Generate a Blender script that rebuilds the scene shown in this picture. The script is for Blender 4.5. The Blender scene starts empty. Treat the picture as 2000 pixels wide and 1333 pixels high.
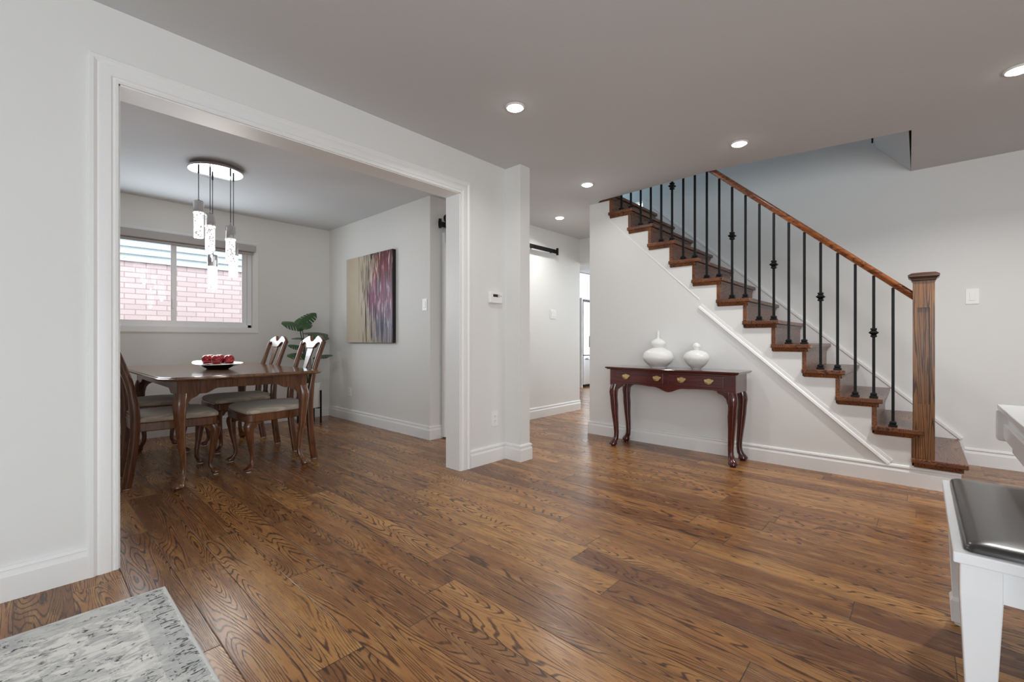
import bpy, bmesh, math, random
from mathutils import Vector, Matrix
C = bpy.context.scene
COL = C.collection
PI = math.pi

# ------------------------------------------------------------------ camera, world, lights, exposure
YAW = 0.74
cd = bpy.data.cameras.new('camera'); cam = bpy.data.objects.new('camera', cd); COL.objects.link(cam)
cam.location = (0, 0, 1.0); cam.rotation_euler = (PI/2, 0, YAW)
cd.sensor_width = 36; cd.lens = 873.6/2000*36; cd.shift_y = -2.76/2000; cd.clip_start = 0.02
C.camera = cam
vs = C.view_settings
vs.view_transform = 'Standard'; vs.look = 'None'; vs.gamma = 1; vs.exposure = 0.0
vs.use_curve_mapping = False
C.cycles.use_denoising = True
C.cycles.max_bounces = 10; C.cycles.diffuse_bounces = 6; C.cycles.glossy_bounces = 4
C.cycles.sample_clamp_indirect = 6
C.cycles.caustics_reflective = False; C.cycles.caustics_refractive = False

w = bpy.data.worlds.new('sky'); C.world = w; w.use_nodes = True
bg = w.node_tree.nodes['Background']; bg.inputs[0].default_value = (0.90, 0.96, 1.0, 1); bg.inputs[1].default_value = 4.1

def area(name, loc, rot, sx, sy, watts, col, spread=PI):
    l = bpy.data.lights.new(name, 'AREA'); l.shape = 'RECTANGLE'; l.size = sx; l.size_y = sy
    l.energy = watts; l.color = col; l.spread = spread
    o = bpy.data.objects.new(name, l); COL.objects.link(o); o.location = loc; o.rotation_euler = rot
    return o
# added area lamps stand in for daylight; only the dining window is an opening
area('daylight_fill_front', (1.65, -2.56, 1.22), (PI/2, 0, 0), 2.5, 1.5, 112, (0.86, 0.94, 1.0))
area('daylight_fill_side', (2.96, -0.75, 1.15), (0, PI/2, 0), 1.5, 2.6, 40, (0.86, 0.94, 1.0))
area('landing_daylight_fill', (-3.9, 4.6, 3.9), (0, -PI/2, 0), 1.6, 0.9, 15, (0.55, 0.8, 1.0))
area('kitchen_daylight_fill', (-3.0, 9.5, 1.6), (-PI/2, 0, 0), 2.0, 1.6, 135, (0.85, 0.94, 1.0))
area('dining_window_daylight', (-5.70, 1.05, 1.58), (0, -PI/2, 0), 0.85, 1.35, 20, (0.84, 0.93, 1.0))

# ------------------------------------------------------------------ measured layout (metres)
XL, YS, YR, XD, YD, XH, ZC = -2.588, 4.090, 5.113, -5.776, 2.741, -3.609, 2.438
TH = 0.155                     # partition thickness

# ------------------------------------------------------------------ node helpers
def lin(c):
    return tuple(((x/255)/12.92 if x/255 <= .04045 else ((x/255+.055)/1.055)**2.4) for x in c) + (1.0,)
class NT:
    def __init__(s, name):
        s.m = bpy.data.materials.new(name); s.m.use_nodes = True; s.t = s.m.node_tree
        s.b = s.t.nodes['Principled BSDF']; s.out = s.t.nodes['Material Output']
    def n(s, typ, **kw):
        x = s.t.nodes.new(typ)
        for k, v in kw.items(): setattr(x, k, v)
        return x
    def put(s, sock, v):
        if isinstance(v, bpy.types.NodeSocket): s.t.links.new(v, sock)
        elif v is not None: sock.default_value = v
    def math(s, op, a, b=None, c=None, clamp=False):
        x = s.n('ShaderNodeMath', operation=op, use_clamp=clamp)
        for i, v in enumerate((a, b, c)): s.put(x.inputs[i], v)
        return x.outputs[0]
    def obj(s):
        return s.n('ShaderNodeTexCoord').outputs['Object']
    def gen(s):
        return s.n('ShaderNodeTexCoord').outputs['Generated']
    def sep(s, v):
        x = s.n('ShaderNodeSeparateXYZ'); s.put(x.inputs[0], v); return x.outputs
    def comb(s, x=0., y=0., z=0.):
        c = s.n('ShaderNodeCombineXYZ'); s.put(c.inputs[0], x); s.put(c.inputs[1], y); s.put(c.inputs[2], z); return c.outputs[0]
    def noise(s, v, scale=1., detail=2., rough=.5, dist=0.):
        x = s.n('ShaderNodeTexNoise'); s.put(x.inputs['Vector'], v)
        x.inputs['Scale'].default_value = scale; x.inputs['Detail'].default_value = detail
        x.inputs['Roughness'].default_value = rough; x.inputs['Distortion'].default_value = dist
        return x.outputs[0]
    def white(s, v, dim='2D'):
        x = s.n('ShaderNodeTexWhiteNoise', noise_dimensions=dim)
        if dim == '1D': s.put(x.inputs['W'], v)
        else: s.put(x.inputs['Vector'], v)
        return x.outputs
    def vscale(s, v, sc):
        x = s.n('ShaderNodeVectorMath', operation='MULTIPLY'); s.put(x.inputs[0], v); x.inputs[1].default_value = sc; return x.outputs[0]
    def ramp(s, f, stops, interp='LINEAR'):
        x = s.n('ShaderNodeValToRGB'); x.color_ramp.interpolation = interp
        e = x.color_ramp.elements
        while len(e) < len(stops): e.new(0.5)
        for i, (p, c) in enumerate(stops):
            e[i].position = p; e[i].color = c if len(c) == 4 else tuple(c)+(1,)
        s.put(x.inputs[0], f); return x.outputs[0]
    def mix(s, f, a, b, mode='MIX'):
        x = s.n('ShaderNodeMix', data_type='RGBA', blend_type=mode)
        s.put(x.inputs[0], f); s.put(x.inputs[6], a); s.put(x.inputs[7], b); return x.outputs[2]
    def smooth(s, v, lo, hi):
        x = s.n('ShaderNodeMapRange', interpolation_type='SMOOTHSTEP'); s.put(x.inputs[0], v)
        x.inputs[1].default_value = lo; x.inputs[2].default_value = hi; return x.outputs[0]
    def bump(s, h, strength=.2, dist=.002):
        x = s.n('ShaderNodeBump'); s.put(x.inputs['Height'], h); x.inputs['Strength'].default_value = strength
        x.inputs['Distance'].default_value = dist; s.put(s.b.inputs['Normal'], x.outputs[0])
    def set(s, **kw):
        names = dict(col='Base Color', rough='Roughness', metal='Metallic', spec='Specular IOR Level', trans='Transmission Weight',
                     ior='IOR', coat='Coat Weight', coatr='Coat Roughness', emit='Emission Color', es='Emission Strength', sheen='Sheen Weight', alpha='Alpha')
        for k, v in kw.items(): s.put(s.b.inputs[names[k]], v)
        return s.m
def paint(name, rgb, rough=.5, tex=.0, **kw):
    t = NT(name); c = lin(rgb)
    if tex:
        n = t.noise(t.obj(), 220, 2)
        t.bump(n, tex, .0006)
    n2 = t.noise(t.obj(), 3.0, 2)
    col = t.mix(t.math('MULTIPLY', n2, .05), c, tuple(x*.85 for x in c[:3])+(1,))
    return t.set(col=col, rough=rough, **kw)
def wood(name, light, mid, dark, axis=0, rings=26., rough=.3, coat=.2, lines=.75, grain=.15, across=10., along=.9):
    """plain-sawn hardwood with long grain on the given axis of the object"""
    t = NT(name); co = t.obj()
    sc = [across]*3; sc[axis] = along
    g = t.noise(t.vscale(co, sc), 1.3, 1., .4, .1)
    ws = [75., 75., 75.]; ws[axis] = 8.
    wig = t.noise(t.vscale(co, ws), 1., 2)
    ring = t.math('SINE', t.math('ADD', t.math('MULTIPLY', g, rings*3.6), t.math('MULTIPLY', wig, 2.6)))
    ring = t.smooth(ring, .25, 1.0)
    fs = [190, 190, 190]; fs[axis] = 7
    fine = t.noise(t.vscale(co, fs), 1., 2)
    big = t.noise(t.vscale(co, [x*.35 for x in sc]), 2.2, 2)
    c = t.ramp(big, [(.3, lin(mid)), (.7, lin(light))])
    k = t.math('MULTIPLY', ring, lines)
    c = t.mix(k, c, lin(dark))
    c = t.mix(t.math('MULTIPLY', t.smooth(fine, .52, .72), .55), c, lin(dark))
    t.bump(t.math('ADD', t.math('MULTIPLY', ring, -.6), fine), grain, .0008)
    return t.set(col=c, rough=rough, coat=coat, coatr=.15)

M = {}
M['wall'] = paint('wall_paint', (226, 226, 224), .6, .25)
M['dwall'] = paint('dining_wall_paint', (224, 223, 220), .6, .25)
M['ceil'] = paint('ceiling_paint', (208, 210, 212), .8, .2)
M['trim'] = paint('trim_paint', (234, 234, 233), .42)
M['plastic'] = paint('white_plastic', (236, 236, 232), .3)
M['dark_plastic'] = paint('dark_lcd', (28, 32, 34), .2)
M['hole'] = paint('socket_slot', (60, 58, 56), .5)
M['white_lacquer'] = paint('white_lacquer', (238, 240, 242), .22, coat=.3)
M['ceramic'] = paint('white_ceramic', (236, 236, 232), .28)
M['iron'] = paint('black_iron', (7, 7, 8), .5, spec=.3)
M['vinyl_frame'] = paint('window_vinyl', (240, 240, 242), .35)
M['shade'] = paint('shade_fabric', (176, 172, 170), .7)
M['glide'] = paint('white_felt', (225, 222, 215), .7)
t = NT('chrome'); M['chrome'] = t.set(col=(.82, .81, .83, 1), metal=1., rough=.07)
t = NT('brass'); M['brass'] = t.set(col=lin((232, 208, 150)), metal=1., rough=.3)
t = NT('stainless'); M['steel'] = t.set(col=(.78, .80, .82, 1), metal=.85, rough=.3)
t = NT('dark_steel'); M['darksteel'] = t.set(col=lin((60, 62, 66)), metal=.6, rough=.4)
M['stair'] = wood('stair_oak', (136, 84, 48), (98, 55, 31), (44, 21, 12), 1, 26, .32, .2, .9)
M['newel'] = wood('newel_oak', (142, 97, 54), (104, 66, 36), (44, 22, 12), 2, 20, .34, .15, .85, .15, 17., .45)
M['cap'] = wood('newel_cap_oak_shaded', (84, 50, 30), (62, 36, 22), (34, 18, 11), 0, 20, .35)  # the cap's backlit shade is put into this darker oak colour
M['rail'] = wood('handrail_oak', (150, 88, 46), (112, 60, 30), (60, 30, 16), 0, 20, .26)
M['riser'] = wood('riser_oak', (140, 88, 54), (108, 64, 38), (58, 32, 20), 1, 26, .32)
M['chair'] = wood('walnut_frame', (118, 74, 45), (86, 48, 28), (42, 21, 13), 2, 12, .26, .35, .4)
M['table'] = wood('walnut_top', (122, 88, 62), (98, 66, 45), (56, 34, 22), 0, 12, .11, .0, .35, .02)
M['tleg'] = wood('walnut_leg', (124, 80, 50), (92, 54, 33), (40, 20, 12), 2, 12, .24, .35, .4)
M['mahogany'] = wood('mahogany', (92, 28, 24), (70, 18, 17), (34, 8, 9), 0, 9, .17, .6, .35)
M['mahogany_leg'] = wood('mahogany_leg', (84, 24, 21), (62, 15, 14), (32, 7, 8), 2, 9, .17, .6, .35)
M['mahogany_top'] = wood('mahogany_top', (92, 40, 32), (72, 28, 23), (40, 14, 12), 0, 9, .14, .7, .35)

# floor: staggered oak boards running on x
t = NT('oak_floor'); s = t.sep(t.obj())
v = t.math('DIVIDE', t.math('SUBTRACT', s[1], .287), .1545)
row = t.math('FLOOR', v); fv = t.math('FRACT', v)
off = t.white(row, '1D')[0]
u = t.math('DIVIDE', t.math('ADD', s[0], t.math('MULTIPLY', off, 7.3)), 1.28)
colm = t.math('FLOOR', u); fu = t.math('FRACT', u)
rn = t.white(t.comb(row, colm, 0.))
rc = t.sep(rn[1])
gx = t.math('ADD', t.math('MULTIPLY', s[0], .80), t.math('MULTIPLY', rc[0], 40.))
gy = t.math('ADD', t.math('MULTIPLY', s[1], 8.0), t.math('MULTIPLY', rc[1], 40.))
g = t.noise(t.comb(gx, gy, t.math('MULTIPLY', rc[2], 20.)), 1.25, 1.0, .35, .12)
wig = t.noise(t.comb(t.math('MULTIPLY', s[0], 9.), t.math('MULTIPLY', s[1], 60.), rc[1]), 1., 2)
ring = t.math('SINE', t.math('ADD', t.math('MULTIPLY', g, 225.), t.math('MULTIPLY', wig, 3.0)))
ring = t.math('MULTIPLY', t.smooth(ring, .36, 1.0), t.smooth(t.noise(t.comb(gx, gy, 11.), 1.1, 2), .26, .50))
jag = t.noise(t.comb(t.math('MULTIPLY', s[0], 14.), t.math('MULTIPLY', s[1], 230.), rc[0]), 1., 2)
ringj = t.math('MULTIPLY', ring, t.smooth(jag, .16, .46))
pores = t.smooth(jag, .56, .70)
cloud = t.noise(t.comb(gx, gy, 3.), .8, 3, .55)
base = t.ramp(rn[0], [(0., lin((124, 80, 47))), (.25, lin((153, 105, 60))), (.55, lin((172, 121, 71))), (.85, lin((188, 137, 80))), (1., lin((137, 91, 56)))])
base = t.mix(t.math('MULTIPLY', t.smooth(cloud, .42, .66), .6), base, lin((106, 66, 42)))
knotv = t.n('ShaderNodeTexVoronoi'); t.put(knotv.inputs['Vector'], t.comb(t.math('MULTIPLY', s[0], 1.3), t.math('MULTIPLY', s[1], 4.5), 0.)); knotv.inputs['Scale'].default_value = 1.0
knot = t.math('SUBTRACT', 1.0, t.smooth(knotv.outputs['Distance'], .02, .12))
fig = t.noise(t.comb(t.math('MULTIPLY', s[0], 5.), t.math('MULTIPLY', s[1], 26.), rc[2]), 1., 3, .6)
base = t.mix(t.math('MULTIPLY', t.smooth(fig, .46, .64), .32), base, lin((112, 64, 38)))
base = t.mix(t.math('MULTIPLY', t.smooth(fig, .48, .34), .28), base, lin((196, 152, 98)))
c = t.mix(t.math('MULTIPLY', ringj, .86), base, lin((56, 30, 18)))
c = t.mix(t.math('MULTIPLY', pores, .6), c, lin((66, 40, 25)))
c = t.mix(t.math('MULTIPLY', knot, .55), c, lin((50, 30, 20)))
ev = t.math('MINIMUM', fv, t.math('SUBTRACT', 1., fv))
eu = t.math('MINIMUM', fu, t.math('SUBTRACT', 1., fu))
seam = t.math('MAXIMUM', t.math('LESS_THAN', ev, .0095), t.math('LESS_THAN', eu, .0013))
c = t.mix(t.math('MULTIPLY', seam, .7), c, lin((30, 18, 12)))
bev = t.math('MINIMUM', t.smooth(ev, 0., .02), t.smooth(eu, 0., .0025))
h = t.math('ADD', t.math('MULTIPLY', bev, 1.4), t.math('MULTIPLY', ringj, -.35))
t.bump(h, .35, .0015)
ro = t.math('ADD', .19, t.math('MULTIPLY', cloud, .14))
M['floor'] = t.set(col=c, rough=ro, spec=.45)

# upholstery with faint waves
t = NT('seat_fabric'); co = t.obj()
wv = t.n('ShaderNodeTexWave'); t.put(wv.inputs['Vector'], co); wv.inputs['Scale'].default_value = 14; wv.inputs['Distortion'].default_value = 3.5; wv.inputs['Detail'].default_value = 1
weave = t.noise(co, 420, 1)
c = t.mix(t.math('MULTIPLY', t.smooth(wv.outputs[1], .4, .9), .42), lin((212, 200, 182)), lin((140, 124, 108)))
c = t.mix(t.math('MULTIPLY', weave, .3), c, lin((96, 86, 76)))
t.bump(weave, .3, .001)
M['fabric'] = t.set(col=c, rough=.8, sheen=.2)

t = NT('black_leatherette'); n = t.noise(t.obj(), 260, 2)
t.bump(n, .12, .0008)
M['leather'] = t.set(col=lin((34, 32, 32)), rough=.30, spec=.8, coat=.3, coatr=.25)

# glass and crystal
t = NT('window_glass')
tr = t.n('ShaderNodeBsdfTransparent'); gl = t.n('ShaderNodeBsdfGlossy'); gl.inputs['Roughness'].default_value = .01
fr = t.n('ShaderNodeFresnel'); fr.inputs[0].default_value = 1.5
mx = t.n('ShaderNodeMixShader'); t.put(mx.inputs[0], t.math('MULTIPLY', fr.outputs[0], 1.25)); t.put(mx.inputs[1], tr.outputs[0]); t.put(mx.inputs[2], gl.outputs[0])
t.put(t.out.inputs[0], mx.outputs[0]); M['glass'] = t.m
t = NT('bubble_crystal'); vo = t.n('ShaderNodeTexVoronoi'); t.put(vo.inputs['Vector'], t.obj()); vo.inputs['Scale'].default_value = 62
k = t.smooth(vo.outputs['Distance'], .22, .36)
M['crystal'] = t.set(col=(.4, .4, .42, 1), rough=.1, emit=t.mix(k, (.10, .10, .11, 1), (1, .985, .96, 1)), es=1.0)
t = NT('lamp_lens'); M['lens'] = t.set(col=(1, 1, 1, 1), emit=(1, .97, .93, 1), es=24.0)

# abstract canvas: u runs along the wall, v up
t = NT('abstract_canvas'); s = t.sep(t.gen()); uu, vv = s[0], s[2]
st = t.noise(t.comb(t.math('MULTIPLY', uu, 46.), t.math('MULTIPLY', vv, 3.2), 0.), 1., 2.5, .6)
st2 = t.noise(t.comb(t.math('MULTIPLY', uu, 30.), t.math('MULTIPLY', vv, 4.), 7.), 1., 3, .6)
st3 = t.noise(t.comb(t.math('MULTIPLY', uu, 52.), t.math('MULTIPLY', vv, 2.2), 3.), 1., 1.)
bei = t.mix(t.noise(t.comb(uu, vv, 0.), 3., 2), lin((202, 191, 172)), lin((176, 160, 138)))
# paint mass leans in from the upper right, widest at mid height
edge = t.math('ADD', .43, t.math('MULTIPLY', t.math('ABSOLUTE', t.math('SUBTRACT', vv, .48)), .42))
mass = t.math('SUBTRACT', uu, edge)
mass = t.math('ADD', mass, t.math('MULTIPLY', t.math('SUBTRACT', st, .5), 1.0))
paintc = t.ramp(vv, [(0., lin((150, 140, 140))), (.2, lin((120, 120, 142))), (.42, lin((146, 82, 112))), (.65, lin((134, 70, 98))), (.78, lin((140, 34, 44))), (1., lin((104, 14, 20)))])
paintc = t.mix(t.math('MULTIPLY', t.smooth(st2, .53, .62), .8), paintc, lin((216, 200, 206)))
paintc = t.mix(t.math('MULTIPLY', t.smooth(st3, .49, .57), .88), paintc, lin((44, 20, 32)))
cc = t.mix(t.smooth(mass, .0, .07), bei, paintc)
dmask = t.math('MULTIPLY', t.smooth(uu, .22, .48), t.math('SUBTRACT', 1., t.smooth(uu, .62, .8)))
drip = t.smooth(t.math('ADD', st3, t.math('MULTIPLY', dmask, .13)), .65, .69)
cc = t.mix(t.math('MULTIPLY', drip, t.smooth(dmask, .02, .3)), cc, lin((36, 26, 28)))
t.bump(st2, .3, .003)
M['canvas'] = t.set(col=cc, rough=.45)
M['canvas_edge'] = paint('canvas_edge', (18, 15, 18), .5)

# distressed rug
t = NT('rug_pile'); co = t.obj(); s = t.sep(co)
a = t.noise(t.comb(t.math('MULTIPLY', s[0], 34.), t.math('MULTIPLY', s[1], 15.), 0.), 1., 5, .62, .8)
b_ = t.noise(t.comb(t.math('MULTIPLY', s[0], 11.), t.math('MULTIPLY', s[1], 7.), 4.), 1., 3, .6, 1.6)
d_ = t.noise(t.comb(t.math('MULTIPLY', s[0], 46.), t.math('MULTIPLY', s[1], 26.), 9.), 1., 4, .68, .9)
c = t.ramp(a, [(.38, lin((182, 182, 180))), (.47, lin((220, 218, 213))), (.55, lin((242, 239, 233)))])
c = t.mix(t.math('MULTIPLY', t.smooth(b_, .50, .56), .62), c, lin((192, 193, 191)))
# borders following the rug's edge (far edge y=0.39, left edge x=-2.24)
dy = t.math('SUBTRACT', .385, s[1]); dx = t.math('SUBTRACT', s[0], -2.24)
de = t.math('MINIMUM', dy, dx)
wob = t.math('ADD', de, t.math('MULTIPLY', t.math('SUBTRACT', a, .5), .02))
def band(lo, hi):
    return t.math('MULTIPLY', t.math('GREATER_THAN', wob, lo), t.math('LESS_THAN', wob, hi))
c = t.mix(t.math('MULTIPLY', band(.012, .10), .5), c, lin((182, 184, 183)))
c = t.mix(t.math('MULTIPLY', band(.100, .108), .5), c, lin((224, 221, 214)))
c = t.mix(t.math('MULTIPLY', band(.345, .352), .7), c, lin((116, 114, 108)))
c = t.mix(t.math('MULTIPLY', band(.36, .44), .45), c, lin((176, 176, 174)))
c = t.mix(t.math('MULTIPLY', band(.44, .452), .8), c, lin((222, 219, 212)))
dk = t.math('MULTIPLY', t.smooth(d_, .555, .61), t.smooth(b_, .43, .52))
c = t.mix(dk, c, lin((44, 46, 46)))
edm = t.math('MULTIPLY', t.math('GREATER_THAN', wob, .016), t.math('LESS_THAN', dy, .062))
c = t.mix(t.math('MULTIPLY', edm, t.smooth(t.noise(t.comb(t.math('MULTIPLY', s[0], 75.), t.math('MULTIPLY', s[1], 24.), 2.), 1., 2), .54, .60)), c, lin((50, 52, 52)))
c = t.mix(t.math('LESS_THAN', dy, .008), c, lin((222, 222, 220)))
c = t.mix(t.math('LESS_THAN', dx, .006), c, lin((196, 195, 190)))
pile = t.noise(co, 500, 1); t.bump(t.math('ADD', pile, a), .4, .003)
M['rug'] = t.set(col=c, rough=.9, sheen=.3)

# outside
t = NT('pink_brick'); br = t.n('ShaderNodeTexBrick')
sb = t.sep(t.obj()); t.put(br.inputs['Vector'], t.comb(sb[1], sb[2], 0.))
br.inputs['Scale'].default_value = 1.; br.inputs['Brick Width'].default_value = .24; br.inputs['Row Height'].default_value = .075
br.inputs['Mortar Size'].default_value = .006; br.inputs['Color1'].default_value = lin((214, 196, 196)); br.inputs['Color2'].default_value = lin((202, 184, 186)); br.inputs['Mortar'].default_value = lin((168, 151, 151))
nb = t.noise(t.obj(), 40, 3)
M['brick'] = t.set(col=t.mix(t.math('MULTIPLY', t.smooth(nb, .6, .75), .5), br.outputs[0], lin((170, 144, 142))), rough=.9)
M['siding'] = paint('white_siding', (206, 218, 222), .6)
M['ground'] = paint('concrete_path', (150, 148, 144), .9)

t = NT('leaf_green'); n = t.noise(t.obj(), 9, 2)
M['leaf'] = t.set(col=t.mix(n, lin((18, 46, 24)), lin((62, 100, 50))), rough=.35)
M['stem'] = paint('stem_green', (44, 62, 36), .5)
t = NT('ribbed_pot'); M['pot'] = t.set(col=lin((226, 224, 218)), rough=.6)
M['soil'] = paint('soil', (44, 34, 28), .95)
t = NT('red_fruit'); n = t.noise(t.obj(), 55, 3)
M['fruit'] = t.set(col=t.mix(t.smooth(n, .5, .75), lin((150, 16, 28)), lin((196, 70, 78))), rough=.16, coat=.5)
t = NT('dark_glaze'); M['glaze'] = t.set(col=lin((40, 32, 36)), rough=.25, coat=.3)

# ------------------------------------------------------------------ mesh helpers
class MB:
    def __init__(s): s.v = []; s.f = []
    def addv(s, vs, fs):
        o = len(s.v); s.v += [tuple(x) for x in vs]; s.f += [tuple(i+o for i in f) for f in fs]; return s
    def box(s, x0, x1, y0, y1, z0, z1):
        vs = [(x, y, z) for z in (z0, z1) for x, y in ((x0, y0), (x1, y0), (x1, y1), (x0, y1))]
        return s.addv(vs, [(3, 2, 1, 0), (4, 5, 6, 7), (0, 1, 5, 4), (1, 2, 6, 5), (2, 3, 7, 6), (3, 0, 4, 7)])
    def loft(s, rings, caps=True):
        n = len(rings[0]); vs = [p for r in rings for p in r]; fs = []
        for k in range(len(rings)-1):
            for i in range(n):
                j = (i+1) % n; fs.append((k*n+i, k*n+j, (k+1)*n+j, (k+1)*n+i))
        if caps:
            fs.append(tuple(reversed(range(n)))); fs.append(tuple(range((len(rings)-1)*n, len(rings)*n)))
        return s.addv(vs, fs)
    def rings(s, spec, n=16, p=2.0, rot=0., caps=True):
        """spec: (cx, cy, z, rx, ry); horizontal superellipse sections"""
        out = []
        for cx, cy, z, rx, ry in spec:
            r = []
            for i in range(n):
                a = 2*PI*i/n; ca, sa = math.cos(a), math.sin(a)
                x = rx*math.copysign(abs(ca)**(2/p), ca); y = ry*math.copysign(abs(sa)**(2/p), sa)
                r.append((cx+x*math.cos(rot)-y*math.sin(rot), cy+x*math.sin(rot)+y*math.cos(rot), z))
            out.append(r)
        return s.loft(out, caps)
    def lathe(s, prof, c=(0, 0, 0), n=32):
        return s.rings([(c[0], c[1], c[2]+z, max(r, 1e-4), max(r, 1e-4)) for r, z in prof], n)
    def tube(s, path, r, n=10, up=(0, 0, 1), ry=None):
        P = [Vector(p) for p in path]; out = []
        for i, p in enumerate(P):
            d = (P[min(i+1, len(P)-1)]-P[max(i-1, 0)]).normalized()
            U = Vector(up)
            if abs(d.dot(U)) > .95: U = Vector((1, 0, 0))
            a = d.cross(U).normalized(); b = a.cross(d).normalized()
            rr = r[i] if isinstance(r, (list, tuple)) else r
            q = rr if ry is None else ry
            out.append([tuple(p+a*rr*math.cos(2*PI*k/n)+b*q*math.sin(2*PI*k/n)) for k in range(n)])
        return s.loft(out)
    def prism(s, poly, f0, f1):
        """poly: 2D points, f0/f1 map (u, v) to the two end faces"""
        return s.loft([[f0(*p) for p in poly], [f1(*p) for p in poly]])
    def profile(s, path, normal, prof, closed=False):
        """mitred moulding: prof points (u, v): u to the left of travel inside the plane, v along the normal"""
        N = Vector(normal).normalized(); P = [Vector(p) for p in path]; out = []
        L = len(P)
        for i, p in enumerate(P):
            a = (P[i]-P[i-1]).normalized() if (i > 0 or closed) else None
            b = (P[(i+1) % L]-P[i]).normalized() if (i < L-1 or closed) else None
            la = N.cross(a) if a else None; lb = N.cross(b) if b else None
            if la is None: m = lb
            elif lb is None: m = la
            else:
                m = (la+lb).normalized(); m = m/max(.2, m.dot(la))
            out.append([tuple(p+m*u+N*v) for u, v in prof])
        if closed: out.append(out[0])
        return s.loft(out, not closed)

def obj(name, mb, mat, parent=None, world=True, smooth=None, bevel=0, seg=2, **props):
    me = bpy.data.meshes.new(name); me.from_pydata(mb.v, [], mb.f); me.validate()
    bm = bmesh.new(); bm.from_mesh(me); bmesh.ops.recalc_face_normals(bm, faces=bm.faces); bm.to_mesh(me); bm.free()
    me.materials.append(M[mat])
    if smooth:
        me.polygons.foreach_set('use_smooth', [True]*len(me.polygons))
        me.set_sharp_from_angle(angle=math.radians(smooth))
    o = bpy.data.objects.new(name, me); COL.objects.link(o)
    if bevel:
        b = o.modifiers.new('bevel', 'BEVEL'); b.width = bevel; b.segments = seg; b.limit_method = 'ANGLE'; b.angle_limit = math.radians(50)
    if parent:
        o.parent = parent
        if world: o.matrix_parent_inverse = parent_world(parent).inverted()
    for k, v in props.items(): o[k] = v
    return o
def parent_world(p):
    m = Matrix.LocRotScale(p.location, p.rotation_euler, None)
    return parent_world(p.parent) @ p.matrix_parent_inverse @ m if p.parent else m
def thing(name, label, cat, loc=(0, 0, 0), rz=0, group=None):
    o = bpy.data.objects.new(name, None); COL.objects.link(o); o.empty_display_size = .1
    o.location = loc; o.rotation_euler = (0, 0, rz); o['label'] = label; o['category'] = cat
    if group: o['group'] = group
    return o
def tag(o, label, cat, group=None):
    o['label'] = label; o['category'] = cat
    if group: o['group'] = group
    return o
def struct(name, mb, mat, label, cat, **kw):
    o = obj(name, mb, mat, **kw); o['kind'] = 'structure'; o['label'] = label; o['category'] = cat; return o
def dup(root, loc, rz, label):
    def cp(o, parent):
        c = o.copy(); COL.objects.link(c)
        if parent: c.parent = parent
        for ch in KIDS.get(o.name, []): cp(ch, c)
        return c
    r = cp(root, None); r.location = loc; r.rotation_euler = (0, 0, rz); r['label'] = label
    return r
KIDS = {}
def index_kids(root):
    for o in list(bpy.data.objects):
        if o.parent: KIDS.setdefault(o.parent.name, [])
    for o in list(bpy.data.objects):
        if o.parent and o not in KIDS[o.parent.name]: KIDS[o.parent.name].append(o)

# ------------------------------------------------------------------ the shell
NOSE0, RUN, RISE = .229, .2115, .192
def nose(n): return NOSE0-RUN*(n-1)
def tz(n): return .004+RISE*n

struct('floor', MB().box(-6.3, 3.1, -2.7, 9.7, -.06, 0), 'floor', 'dark brown oak plank floor through the rooms', 'floor')

EDGE = [(-.060, 5.16), (-.045, 4.112), (-.30, 4.085), (-.693, 4.035), (-1.062, 3.976), (-1.353, 3.952), (-1.684, 3.985), (-2.118, 4.016), (-2.45, 4.035), (-2.514, 4.095), (-2.62, 4.115), (-2.62, 5.16)]
poly = [(-6.3, -2.7), (3.1, -2.7), (3.1, 5.16)] + EDGE + [(-2.62, 9.7), (-6.3, 9.7)]
mb = MB().prism(poly, lambda x, y: (x, y, ZC), lambda x, y: (x, y, 2.695))
mb.prism([(-.060, ZC), (-.29, 2.70), (-.29, 2.76), (-.05, 2.76)], lambda x, z: (x, 4.105, z), lambda x, z: (x, 5.16, z))
struct('ceiling', mb, 'ceil', 'smooth grey-white ceiling with stairwell opening', 'ceiling')

# partition with the wide cased opening, ending in a small column
Y0, Y1, ZO = .283, 2.245, 2.116
mb = MB().box(XL-TH, XL, -2.7, Y0, 0, ZC).box(XL-TH, XL, Y1, 2.75, 0, ZC).box(XL-TH, XL, Y0, Y1, ZO, ZC)
mb.box(XL-TH, -2.418, 2.75, 2.868, 0, ZC)
struct('wall_left', mb, 'wall', 'white partition wall with wide opening to dining room', 'wall')
struct('wall_dining', MB().box(XD-.1, XH, YD, YD+.1, 0, ZC), 'dwall', 'white dining wall behind the abstract painting', 'wall')
mb = MB().box(XH-.11, XH, YD+.1, 5.394, 0, ZC).box(-3.72, -2.5, 5.394, 5.50, 2.098, ZC)
struct('wall_hall', mb, 'wall', 'white hall wall behind the sliding door rail', 'wall')
WY0, WY1, WZ0, WZ1 = .30, 1.83, 1.125, 2.075
mb = MB().box(XD-.16, XD, -1.5, WY0, 0, ZC).box(XD-.16, XD, WY1, YD+.1, 0, ZC).box(XD-.16, XD, WY0, WY1, 0, WZ0).box(XD-.16, XD, WY0, WY1, WZ1, ZC)
struct('wall_window', mb, 'dwall', 'white dining wall around the sliding window', 'wall')
struct('wall_dining_end', MB().box(XD, XL-TH, -1.5, -1.4, 0, ZC), 'dwall', 'white end wall of the dining room', 'wall')

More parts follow.
